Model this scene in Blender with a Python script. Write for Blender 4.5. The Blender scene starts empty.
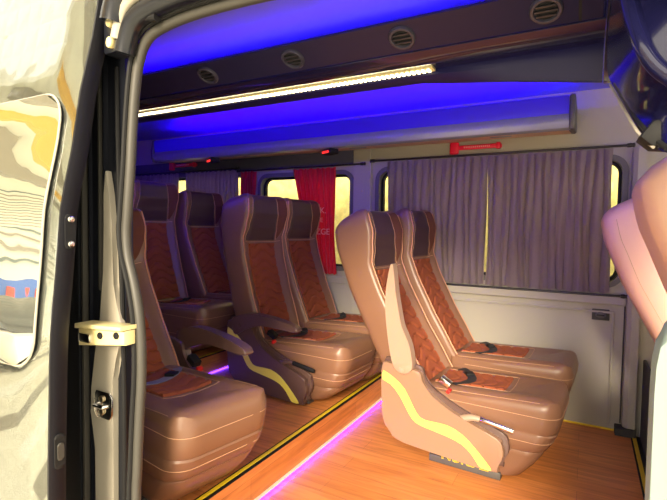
import bpy, bmesh, math, random
from math import sin, cos, pi, radians, sqrt
from mathutils import Vector, Matrix
random.seed(4)
C = bpy.context.scene.collection
sc = bpy.context.scene

# ------------------------------------------------------------------ materials
def mat(name, col, rough=.5, metal=0., bump=None, coat=0., emit=None, spec=.5, sheen=0., var=None, trans=0.):
    m = bpy.data.materials.new(name); m.use_nodes = True
    nt = m.node_tree; b = nt.nodes['Principled BSDF']
    b.inputs['Base Color'].default_value = (*col, 1)
    b.inputs['Roughness'].default_value = rough
    b.inputs['Metallic'].default_value = metal
    b.inputs['Specular IOR Level'].default_value = spec
    b.inputs['Coat Weight'].default_value = coat
    b.inputs['Coat Roughness'].default_value = .05
    b.inputs['Sheen Weight'].default_value = sheen
    b.inputs['Transmission Weight'].default_value = trans
    if emit:
        b.inputs['Emission Color'].default_value = (*emit[0], 1)
        b.inputs['Emission Strength'].default_value = emit[1]
    tc = nt.nodes.new('ShaderNodeTexCoord')
    if var:                       # (scale, amount): gentle mottling of the colour
        n = nt.nodes.new('ShaderNodeTexNoise'); n.inputs['Scale'].default_value = var[0]
        n.inputs['Detail'].default_value = 4
        nt.links.new(tc.outputs['Object'], n.inputs['Vector'])
        r = nt.nodes.new('ShaderNodeMapRange')
        r.inputs['To Min'].default_value = 1 - var[1]; r.inputs['To Max'].default_value = 1 + var[1]
        nt.links.new(n.outputs['Fac'], r.inputs['Value'])
        mx = nt.nodes.new('ShaderNodeMix'); mx.data_type = 'RGBA'; mx.blend_type = 'MULTIPLY'
        mx.inputs['Factor'].default_value = 1
        mx.inputs['A'].default_value = (*col, 1)
        nt.links.new(r.outputs['Result'], mx.inputs['B'])
        nt.links.new(mx.outputs['Result'], b.inputs['Base Color'])
    if bump:                      # (scale, strength, distance)
        n = nt.nodes.new('ShaderNodeTexNoise'); n.inputs['Scale'].default_value = bump[0]
        n.inputs['Detail'].default_value = 3
        nt.links.new(tc.outputs['Object'], n.inputs['Vector'])
        bp = nt.nodes.new('ShaderNodeBump'); bp.inputs['Strength'].default_value = bump[1]
        bp.inputs['Distance'].default_value = bump[2]
        nt.links.new(n.outputs['Fac'], bp.inputs['Height'])
        nt.links.new(bp.outputs['Normal'], b.inputs['Normal'])
    return m

def wood_mat(name, along='X'):
    m = bpy.data.materials.new(name); m.use_nodes = True
    nt = m.node_tree; b = nt.nodes['Principled BSDF']; L = nt.links.new
    tc = nt.nodes.new('ShaderNodeTexCoord')
    mp = nt.nodes.new('ShaderNodeMapping')
    if along == 'Z': mp.inputs['Rotation'].default_value = (0, radians(90), radians(90))
    L(tc.outputs['Object'], mp.inputs['Vector'])
    br = nt.nodes.new('ShaderNodeTexBrick')
    br.inputs['Scale'].default_value = 1
    br.inputs['Brick Width'].default_value = .95; br.inputs['Row Height'].default_value = .11
    br.inputs['Mortar Size'].default_value = .0012
    br.inputs['Color1'].default_value = (.62, .225, .062, 1); br.inputs['Color2'].default_value = (.70, .275, .085, 1)
    br.inputs['Mortar'].default_value = (.45, .15, .045, 1)
    L(mp.outputs['Vector'], br.inputs['Vector'])
    m2 = nt.nodes.new('ShaderNodeMapping'); m2.inputs['Scale'].default_value = (2.2, 26, 26)
    L(mp.outputs['Vector'], m2.inputs['Vector'])
    n = nt.nodes.new('ShaderNodeTexNoise'); n.inputs['Scale'].default_value = 1.6; n.inputs['Detail'].default_value = 6
    n.inputs['Distortion'].default_value = .8
    L(m2.outputs['Vector'], n.inputs['Vector'])
    cr = nt.nodes.new('ShaderNodeValToRGB')
    cr.color_ramp.elements[0].position = .32; cr.color_ramp.elements[0].color = (.74, .64, .56, 1)
    cr.color_ramp.elements[1].position = .62; cr.color_ramp.elements[1].color = (1.08, 1.05, 1, 1)
    L(n.outputs['Fac'], cr.inputs['Fac'])
    mx = nt.nodes.new('ShaderNodeMix'); mx.data_type = 'RGBA'; mx.blend_type = 'MULTIPLY'; mx.inputs['Factor'].default_value = .9
    L(br.outputs['Color'], mx.inputs['A']); L(cr.outputs['Color'], mx.inputs['B'])
    L(mx.outputs['Result'], b.inputs['Base Color'])
    b.inputs['Roughness'].default_value = .38
    bp = nt.nodes.new('ShaderNodeBump'); bp.inputs['Strength'].default_value = .06; bp.inputs['Distance'].default_value = .002
    L(n.outputs['Fac'], bp.inputs['Height']); L(bp.outputs['Normal'], b.inputs['Normal'])
    return m

M = {}
M['leather'] = mat('brown_leather', (.20, .100, .060), .36, bump=(420, .10, .0012), var=(6, .06))
M['leather_dark'] = mat('dark_purple_leather', (.07, .036, .042), .45, bump=(420, .10, .0012), var=(6, .06))
M['leather_tan'] = mat('tan_leather', (.80, .47, .36), .40, bump=(420, .08, .0012), var=(6, .04))
M['suede'] = mat('rust_suede', (.27, .062, .020), .9, sheen=.0, bump=(900, .15, .001), var=(40, .10))
M['suede_dark'] = mat('dark_suede', (.12, .038, .022), .9, sheen=.0, bump=(900, .15, .001), var=(40, .10))
M['piping'] = mat('tan_piping', (.58, .27, .15), .5, var=(30, .05))
M['thread'] = mat('tan_thread', (.52, .30, .18), .7, var=(300, .1))
M['shell'] = mat('brown_plastic', (.285, .165, .105), .38, bump=(700, .06, .0008), var=(5, .04))
M['shell_dark'] = mat('dark_brown_plastic', (.105, .058, .05), .35, bump=(700, .06, .0008), var=(5, .04))
M['arm_tan'] = mat('tan_plastic', (.37, .245, .18), .42, var=(8, .04))
M['yellow'] = mat('yellow_strip', (.82, .72, .12), .45, var=(12, .05))
M['nosing'] = mat('yellow_nosing', (.80, .56, .02), .45, var=(30, .08))
M['black'] = mat('black_plastic', (.010, .010, .012), .6, spec=.2, var=(20, .1))
M['belt'] = mat('black_webbing', (.016, .016, .02), .7, bump=(500, .3, .001))
M['belt_grey'] = mat('grey_webbing', (.22, .22, .28), .55, bump=(500, .3, .001))
M['rail'] = mat('grey_steel_rail', (.10, .095, .09), .5, metal=.4, var=(20, .1))
M['chrome'] = mat('chrome', (.75, .73, .70), .18, metal=1, var=(20, .03))
M['red'] = mat('red_plastic', (.62, .02, .02), .35, var=(20, .05))
M['hammer'] = mat('bright_red_plastic', (.78, .010, .05), .3, var=(20, .05))
M['redlens'] = mat('red_lens', (.6, .01, .01), .3, emit=((1, .03, .02), .6))
M['wall'] = mat('beige_wall_panel', (.37, .345, .28), .5, bump=(260, .05, .001), var=(3, .04))
M['frame'] = mat('grey_window_frame', (.12, .115, .105), .5, var=(8, .05))
M['rear_band'] = mat('navy_rear_band', (.075, .075, .12), .8, var=(20, .1))
M['valance'] = mat('violet_lit_rack_valance', (.045, .02, .55), .4, var=(6, .05))  # violet LED light painted into the valance colour
M['ceil'] = mat('blue_lit_ceiling_panel', (.12, .11, .55), .38, var=(3, .03))  # blue LED glow is partly put into this base colour
M['rackm'] = mat('silver_rack_profile', (.26, .26, .30), .38, metal=.3, var=(10, .04))
M['rackunder'] = mat('beige_rack_underside', (.62, .36, .24), .45, var=(4, .05))
M['gloss'] = mat('blue_sheen_black_trim', (.006, .006, .032), .16, coat=.4, bump=(5, .12, .02))  # navy tint stands in for blue reflections on the black trim
M['lip'] = mat('blue_sheen_lip', (.007, .006, .055), .45, spec=.25, var=(6, .06))  # blue reflected light painted in as a navy base colour
M['vent_panel'] = mat('blue_sheen_charcoal_panel', (.012, .011, .040), .36, spec=.3, var=(6, .06))  # charcoal tinted navy to carry the blue reflections
M['vent'] = mat('dark_vent_plastic', (.022, .022, .03), .35, var=(20, .1))
M['ventring'] = mat('grey_vent_ring', (.035, .034, .055), .35, var=(20, .1))
M['rubber'] = mat('grey_rubber_seal', (.042, .039, .034), .5, var=(12, .1))
M['rubber_dark'] = mat('black_rubber', (.010, .010, .011), .6, spec=.25, var=(20, .1))
M['cream'] = mat('cream_painted_steel', (.70, .60, .30), .35, coat=.4, var=(6, .06))
M['sheet'] = mat('taupe_painted_steel', (.35, .32, .265), .30, coat=.5, var=(4, .08))
M['body_black'] = mat('gloss_black_body', (.008, .009, .014), .28, coat=.25, spec=.3, bump=(4, .1, .02))
M['door_edge'] = mat('satin_black_door_edge', (.008, .008, .012), .5, spec=.25, var=(4, .1))
M['skin'] = mat('mirror_pearl_paint', (.66, .69, .66), .035, metal=.95, bump=(2.6, .10, .03))
M['glass'] = mat('mirror_tinted_glass', (.76, .78, .74), .02, metal=.95, bump=(2.4, .12, .03))
M['pane'] = mat('clear_window_glass', (.95, .97, .93), .02, trans=1.0, spec=.3)
M['curtain'] = mat('grey_curtain_cloth', (.33, .26, .265), .62, sheen=.3, bump=(260, .1, .001), var=(14, .07))
M['redcurtain'] = mat('red_curtain_cloth', (.72, .008, .030), .65, sheen=.3, bump=(260, .2, .002), var=(14, .06))
M['print'] = mat('pink_print', (.85, .40, .40), .7, var=(20, .04))
M['rod'] = mat('dark_rod', (.05, .048, .045), .3, metal=.7, var=(20, .05))
M['brass'] = mat('aged_brass', (.45, .38, .26), .3, metal=1, var=(20, .05))
M['wood'] = wood_mat('orange_wood_floor')
M['woodriser'] = wood_mat('orange_wood_riser', 'Z')
M['led_step'] = mat('violet_step_led', (.3, .3, 1), .5, emit=((.09, .02, 1), 4))
M['led_rack'] = mat('blue_rack_led', (.1, .1, 1), .5, emit=((.06, .0, 1), 50))
M['led_cove'] = mat('blue_cove_led', (.1, .1, 1), .5, emit=((.045, .0, 1), 14))
M['led_warm'] = mat('warm_led', (1, .9, .7), .5, emit=((1, .84, .50), 3.2))
M['led_blue'] = mat('blue_led', (.1, .1, 1), .5, emit=((.045, .0, 1), 26))
M['led_floor'] = mat('blue_floor_led', (.3, .3, 1), .5, emit=((.06, .0, 1), 40))
M['white_line'] = mat('white_profile', (.75, .68, .55), .4, var=(10, .03))
M['aqua'] = mat('pale_aqua_paint', (.20, .26, .26), .5, coat=.0, spec=.3, var=(5, .04))
M['carpet'] = mat('dark_carpet', (.05, .048, .045), .9, bump=(300, .4, .003), var=(30, .2))
M['cabwall'] = mat('pale_cab_panel', (.66, .63, .52), .5, var=(3, .04))
M['outwall'] = mat('sunlit_yellow_wall', (.62, .55, .22), .8, var=(14, .55))
M['canopy'] = mat('cream_canopy', (.84, .84, .76), .6, var=(1.2, .10))
M['orange'] = mat('orange_beam', (.85, .50, .06), .5, var=(4, .08))
M['ground'] = mat('pale_concrete', (.80, .78, .66), .8, var=(.8, .06))
M['facade'] = mat('cream_facade', (.88, .88, .80), .7, var=(1, .08))
M['blue_sign'] = mat('blue_sign', (.04, .16, .62), .4, var=(5, .1))
M['red_sign'] = mat('red_sign', (.75, .06, .03), .4, var=(5, .1))
M['white'] = mat('white_paint', (.85, .85, .82), .3, coat=.5, var=(5, .03))
M['darkglass'] = mat('dark_car_glass', (.03, .04, .05), .1, coat=1)
M['post_red'] = mat('red_post_paint', (.80, .05, .02), .4, var=(5, .1))

# ------------------------------------------------------------------ helpers
def obj(name, bm, m, parent=None, smooth=True, mats=None):
    me = bpy.data.meshes.new(name)
    bmesh.ops.recalc_face_normals(bm, faces=bm.faces[:])
    for f in bm.faces: f.smooth = smooth
    if smooth:
        for e in bm.edges:
            if len(e.link_faces) == 2 and e.calc_face_angle(0) > radians(42): e.smooth = False
    bm.to_mesh(me); bm.free()
    for x in (mats or [m]): me.materials.append(x)
    o = bpy.data.objects.new(name, me); C.objects.link(o)
    if parent: o.parent = parent
    return o

def tag(o, label=None, cat=None, group=None, kind=None):
    if label: o['label'] = label
    if cat: o['category'] = cat
    if group: o['group'] = group
    if kind: o['kind'] = kind
    return o

def thing(name, label, cat, loc=(0, 0, 0), rz=0, group=None):
    o = bpy.data.objects.new(name, None); C.objects.link(o)
    o.empty_display_size = .1
    o.location = loc; o.rotation_euler = (0, 0, rz)
    return tag(o, label, cat, group)

def struct(name, bm, m, parent=None, smooth=False, mats=None):
    o = obj(name, bm, m, parent, smooth, mats)
    if not parent: o['kind'] = 'structure'
    return o

def kids(o, table):
    return table.get(o, [])

def copy_tree(root):
    table = {}
    for o in list(C.objects):
        if o.parent: table.setdefault(o.parent, []).append(o)
    def rec(o, parent):
        c = o.copy(); C.objects.link(c)
        if parent: c.parent = parent
        for ch in table.get(o, []): rec(ch, c)
        return c
    return rec(root, None)

def MBM(): return bmesh.new()

def bevel_all(bm, r, seg=2, verts=None):
    if r <= 0: return
    es = bm.edges[:] if verts is None else list({e for v in verts for e in v.link_edges})
    bmesh.ops.bevel(bm, geom=es, offset=r, segments=seg, affect='EDGES', profile=.6, clamp_overlap=True)

def add_box(bm, x0, x1, y0, y1, z0, z1, r=0, seg=2):
    t = bmesh.new()
    vs = [t.verts.new((x, y, z)) for z in (z0, z1) for y in (y0, y1) for x in (x0, x1)]
    for f in ((0, 1, 3, 2), (4, 6, 7, 5), (0, 4, 5, 1), (2, 3, 7, 6), (0, 2, 6, 4), (1, 5, 7, 3)):
        t.faces.new([vs[i] for i in f])
    if r: bevel_all(t, r, seg)
    merge(bm, t)
    return bm

def merge(bm, t):
    me = bpy.data.meshes.new('t'); t.to_mesh(me); t.free(); bm.from_mesh(me); bpy.data.meshes.remove(me)

def box(*a, **k): return add_box(bmesh.new(), *a, **k)

def add_tube(bm, pts, r, n=8, closed=False, cap=True, squash=None):
    pts = [Vector(p) for p in pts]; N = len(pts)
    rs = r if isinstance(r, (list, tuple)) else [r] * N
    rings = []; up = None
    for i, p in enumerate(pts):
        if closed: d = (pts[(i + 1) % N] - pts[i - 1])
        else: d = pts[min(i + 1, N - 1)] - pts[max(i - 1, 0)]
        if d.length < 1e-9: d = Vector((0, 0, 1))
        d.normalize()
        if up is None:
            up = Vector((0, 0, 1)) if abs(d.z) < .9 else Vector((0, 1, 0))
        a = (up - d * up.dot(d))
        if a.length < 1e-6: a = d.orthogonal()
        a.normalize(); up = a; b = d.cross(a)
        sx, sy = squash or (1, 1)
        rings.append([bm.verts.new(p + (a * cos(2 * pi * k / n) * sx + b * sin(2 * pi * k / n) * sy) * rs[i]) for k in range(n)])
    for i in range(N if closed else N - 1):
        A, B = rings[i], rings[(i + 1) % N]
        for k in range(n):
            bm.faces.new((A[k], A[(k + 1) % n], B[(k + 1) % n], B[k]))
    if cap and not closed:
        bm.faces.new(rings[0][::-1]); bm.faces.new(rings[-1])
    return bm

def tube(*a, **k): return add_tube(bmesh.new(), *a, **k)

def smooth_path(pts, n=6):
    P = [Vector(p) for p in pts]; out = []
    for i in range(len(P) - 1):
        p0, p1, p2, p3 = P[max(i - 1, 0)], P[i], P[i + 1], P[min(i + 2, len(P) - 1)]
        for k in range(n):
            t = k / n
            out.append(.5 * ((2 * p1) + (p2 - p0) * t + (2 * p0 - 5 * p1 + 4 * p2 - p3) * t * t + (3 * p1 - p0 - 3 * p2 + p3) * t ** 3))
    out.append(P[-1]); return out

def add_loft(bm, rings, cap0=True, cap1=True, closed=True):
    R = [[bm.verts.new(p) for p in ring] for ring in rings]
    n = len(R[0])
    for i in range(len(R) - 1):
        for k in range(n if closed else n - 1):
            bm.faces.new((R[i][k], R[i][(k + 1) % n], R[i + 1][(k + 1) % n], R[i + 1][k]))
    if cap0: bm.faces.new(R[0][::-1])
    if cap1: bm.faces.new(R[-1])
    return bm

def add_prism(bm, poly, axis, a, b, r=0, seg=2, smooth_n=0):
    """polygon in the plane across 'axis' (x: (y,z)  y: (x,z)  z: (x,y)) pushed from a to b; rim rounded by r"""
    if smooth_n:
        P = smooth_path([(*p, 0) for p in poly] + [(*poly[0], 0)], smooth_n)[:-1]
        poly = [(p.x, p.y) for p in P]
    t = bmesh.new()
    def mk(p, d):
        return {'x': (d, p[0], p[1]), 'y': (p[0], d, p[1]), 'z': (p[0], p[1], d)}[axis]
    A = [t.verts.new(mk(p, a)) for p in poly]; B = [t.verts.new(mk(p, b)) for p in poly]
    n = len(poly)
    fa = t.faces.new(A); fb = t.faces.new(B[::-1])
    for i in range(n): t.faces.new((A[i], B[i], B[(i + 1) % n], A[(i + 1) % n]))
    if r:
        es = list(fa.edges) + list(fb.edges)
        bmesh.ops.bevel(t, geom=es, offset=r, segments=seg, affect='EDGES', profile=.5, clamp_overlap=True)
    bmesh.ops.triangulate(t, faces=[f for f in t.faces if len(f.verts) > 6])
    merge(bm, t); return bm

def prism(*a, **k): return add_prism(bmesh.new(), *a, **k)

def rrect(x0, x1, z0, z1, r, n=6):
    out = []
    for cx, cz, a0 in ((x1 - r, z1 - r, 0), (x0 + r, z1 - r, 90), (x0 + r, z0 + r, 180), (x1 - r, z0 + r, 270)):
        for k in range(n + 1):
            a = radians(a0 + 90 * k / n); out.append((cx + r * cos(a), cz + r * sin(a)))
    return out

def resample(P, n):
    P = smooth_path(P, 12); L = [0]
    for a, b in zip(P, P[1:]): L.append(L[-1] + (b - a).length)
    o = []; k = 0
    for i in range(n):
        t = L[-1] * i / (n - 1)
        while k < len(P) - 2 and L[k + 1] < t: k += 1
        o.append(P[k].lerp(P[k + 1], (t - L[k]) / max(1e-9, L[k + 1] - L[k])))
    return o

def smoothstep(a, b, x):
    t = max(0, min(1, (x - a) / (b - a))); return t * t * (3 - 2 * t)

def lut(tab, x):
    if x <= tab[0][0]: return tab[0][1]
    for (a, va), (b, vb) in zip(tab, tab[1:]):
        if x <= b:
            t = (x - a) / (b - a); t = t * t * (3 - 2 * t) * .5 + t * .5
            return va + (vb - va) * t
    return tab[-1][1]

def text_bm(s, size, depth, mtx, outline=False):
    cu = bpy.data.curves.new('t', 'FONT'); cu.body = s; cu.size = size; cu.extrude = depth
    cu.align_x = 'CENTER'
    if outline:
        cu.fill_mode = 'NONE'; cu.bevel_depth = size * .02
    o = bpy.data.objects.new('t', cu); C.objects.link(o)
    dg = bpy.context.evaluated_depsgraph_get(); dg.update()
    me = bpy.data.meshes.new_from_object(o.evaluated_get(dg))
    bm = bmesh.new(); bm.from_mesh(me); bm.transform(mtx)
    bpy.data.objects.remove(o); bpy.data.curves.remove(cu); bpy.data.meshes.remove(me)
    return bm

# ------------------------------------------------------------------ camera
cam = bpy.data.cameras.new('camera'); co = bpy.data.objects.new('camera', cam); C.objects.link(co)
Rm = [[0.8776807120839694, 0.03500427473414071, -0.4779657606838731],
      [0.47899983541202573, -0.032122276930983976, 0.8772270612561045],
      [0.015353348528215778, -0.9988707924827445, -0.0449601447269152]]
W = Matrix(((Rm[0][0], -Rm[0][1], -Rm[0][2], 0), (Rm[1][0], -Rm[1][1], -Rm[1][2], 0), (Rm[2][0], -Rm[2][1], -Rm[2][2], 1.1), (0, 0, 0, 1)))
co.matrix_world = W
cam.sensor_width = 36; cam.lens = 464.25 / 667 * 36; cam.clip_start = .02
sc.camera = co

# ------------------------------------------------------------------ seat
FV = [(-.05, -.035), (.1, -.05), (.3, -.07), (.5, -.078), (.63, -.070), (.70, -.030), (.78, .010), (.86, .022), (.92, .018)]
RV = [(-.05, -.235), (.08, -.25), (.3, -.258), (.56, -.262), (.75, -.245), (.92, -.205)]
DP = [(-.05, .03), (.1, .034), (.55, .032), (.61, .026), (.66, .020), (.85, .018), (.95, .012)]
UTOP = .905
def hw_at(u): return lut([(-.05, .186), (.1, .193), (.5, .197), (.7, .198), (.8, .198), (.92, .193)], u)
def v_front(u, y):
    hw = hw_at(u); a = abs(y)
    v = lut(FV, u) - lut(DP, u) * (1 - smoothstep(.105, .175, a))
    r = .026
    if a > hw - r: v -= r * (1 - sqrt(max(0, 1 - ((a - hw + r) / r) ** 2)))
    # rounded shoulder at the top
    rt = .05
    if u > UTOP - rt: v -= .05 * (1 - sqrt(max(0, 1 - ((u - UTOP + rt) / rt) ** 2)))
    return v

def backrest_bm():
    us = [-.02 + .03 * i for i in range(29)] + [.862, .875, .886, .895, .901, UTOP]
    rings = []
    NF, NR = 32, 18
    for u in us:
        hw = hw_at(u); rt = .055; s = 0
        if u > UTOP - rt:
            s = 1 - sqrt(max(0, 1 - ((u - UTOP + rt) / rt) ** 2))
        hw2 = hw - .05 * s
        ring = []
        for i in range(NF + 1):
            t = i / NF * 2 - 1
            yy = math.copysign(1 - (1 - abs(t)) ** 1.5, t) * hw
            v = v_front(u, yy)
            ring.append((v, yy * hw2 / hw, u))
        for i in range(NR + 1):
            t = 1 - i / NR * 2
            yy = math.copysign(1 - (1 - abs(t)) ** 1.5, t) * hw
            r = .055; a = abs(yy); v = lut(RV, u)
            if a > hw - r: v += r * (1 - sqrt(max(0, 1 - ((a - hw + r) / r) ** 2)))
            v += .07 * s
            ring.append((v, yy * hw2 / hw, u))
        rings.append(ring)
    bm = bmesh.new(); add_loft(bm, rings)
    return bm

def patch_bm(u0, u1, ylo, yhi, nu, ny, fn, off=.003, disp=None):
    bm = bmesh.new(); G = []
    for i in range(nu + 1):
        u = u0 + (u1 - u0) * i / nu; row = []
        for j in range(ny + 1):
            y = ylo(u) + (yhi(u) - ylo(u)) * j / ny
            edge = i in (0, nu) or j in (0, ny)
            d = -.006 if edge else off + (disp(u, y) if disp else 0)
            row.append(bm.verts.new(fn(u, y, d)))
        G.append(row)
    for i in range(nu):
        for j in range(ny):
            bm.faces.new((G[i][j], G[i][j + 1], G[i + 1][j + 1], G[i + 1][j]))
    return bm

def quilt(u, y):
    # stacked flat-bottomed zigzag channels
    a = (abs(((y + .0) / .10) % 2 - 1))
    z = max(.22, min(.78, a))
    p = ((u - z * .075) / .062) % 1
    d = min(p, 1 - p)
    return .013 * min(1, sqrt(max(0, d) / .2)) - .002

def back_fn(u, y, d): return (v_front(u, y) + d, y, u)

# cushion -------------------------------------------------------------
XR, XF, HWC = -.06, .54, .198
def ztop(x, y):
    d = min(HWC - abs(y), XF - x, .3)
    prof = lut([(0, -.034), (.012, -.012), (.035, 0), (.06, .003), (.11, -.009), (.17, -.014), (.3, -.015)], d)
    return .392 - .025 * max(0, (.45 - x) / .5) + prof
def rr_ring(xr, xf, hw, rf, z, n=7, rb=.02):
    pts = []
    for cx, cy, a0, r in ((xf - rf, hw - rf, 0, rf), (xr + rb, hw - rb, 90, rb), (xr + rb, -hw + rb, 180, rb), (xf - rf, -hw + rf, 270, rf)):
        for k in range(n + 1):
            a = radians(a0 + 90 * k / n); pts.append([cx + r * cos(a), cy + r * sin(a), z])
    # subdivide straight runs
    out = []
    for i, p in enumerate(pts):
        q = pts[(i + 1) % len(pts)]; out.append(p)
        L = sqrt((p[0] - q[0]) ** 2 + (p[1] - q[1]) ** 2)
        if (i + 1) % (n + 1) == 0:
            for k in range(1, 8): out.append([p[0] + (q[0] - p[0]) * k / 8, p[1] + (q[1] - p[1]) * k / 8, z])
    return out

def cushion_bm():
    R = []
    for xf, hw, z in ((.476, .186, .160), (.486, .192, .166), (.508, .195, .20), (.526, .198, .240), (.523, .1955, .247), (.529, .198, .254), (.540, .198, .30), (.542, .198, .340), (.538, .198, .354)):
        R.append(rr_ring(XR, xf, hw, .075, z))
    for ins in (.008, .02, .04, .065, .10, .135, .165):
        ring = rr_ring(XR + ins * .3, XF - ins, HWC - ins, max(.075 - ins * .5, .02), 0)
        for p in ring: p[2] = ztop(p[0], p[1])
        R.append(ring)
    bm = bmesh.new(); add_loft(bm, R, cap0=True, cap1=False)
    top = [v for v in bm.verts][-len(R[-1]):]
    f = bm.faces.new(top); bmesh.ops.triangulate(bm, faces=[f])
    return bm
def skirt_bm(z0=.035):
    R = []
    for xf, hw, z in ((.370, .166, z0), (.385, .170, z0 + .006), (.435, .178, z0 + .5 * (.15 - z0)), (.470, .186, .140), (.476, .188, .157), (.472, .186, .163)):
        R.append(rr_ring(-.03, xf, hw, .07, z))
    bm = bmesh.new(); add_loft(bm, R); return bm

def cush_fn(u, y, d): return (u, y, ztop(u, y) + d)

def cushion_insert_bm():
    return patch_bm(-.03, .30, lambda u: -.105, lambda u: .105, 44, 40, cush_fn, .003,
                    lambda u, y: quilt(u * 1.0, y) * .7)

PANEL = [(-.192, .449), (-.243, .453), (-.251, .379), (-.244, .21), (-.223, .142), (-.184, .102), (-.121, .08), (.274, .061), (.304, .082), (.333, .143), (.322, .184), (.301, .212), (.107, .281), (-.02, .36), (-.045, .414), (-.069, .439)]
STRIPE = [(-.24, .413), (-.189, .391), (-.126, .343), (-.081, .268), (-.044, .223), (.008, .217), (.088, .217), (.155, .192), (.21, .149), (.264, .096), (.285, .068)] + \
         [(-.245, .37), (-.2, .353), (-.149, .303), (-.105, .234), (-.068, .195), (-.002, .18), (.09, .166), (.156, .147), (.2, .113), (.233, .071), (.254, .066)][::-1]
ARM = [(-.05, .045), (.04, .070), (.13, .072), (.265, .052), (.38, .022), (.420, -.002), (.40, -.016), (.30, -.004), (.16, .006), (.045, -.020), (-.03, -.053), (-.058, -.02)]
PIV = (-.14, .435)
ARM_UP = [(-.208, .936), (-.222, .868), (-.231, .783), (-.229, .699), (-.222, .633), (-.209, .55), (-.194, .484), (-.175, .436), (-.139, .418), (-.105, .428), (-.085, .459), (-.099, .548), (-.123, .603), (-.145, .65), (-.162, .723), (-.178, .805), (-.190, .904), (-.198, .936)]

def rot_poly(poly, deg, piv):
    c, s = cos(radians(deg)), sin(radians(deg))
    return [(piv[0] + x * c - y * s, piv[1] + x * s + y * c) for x, y in poly]

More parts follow.
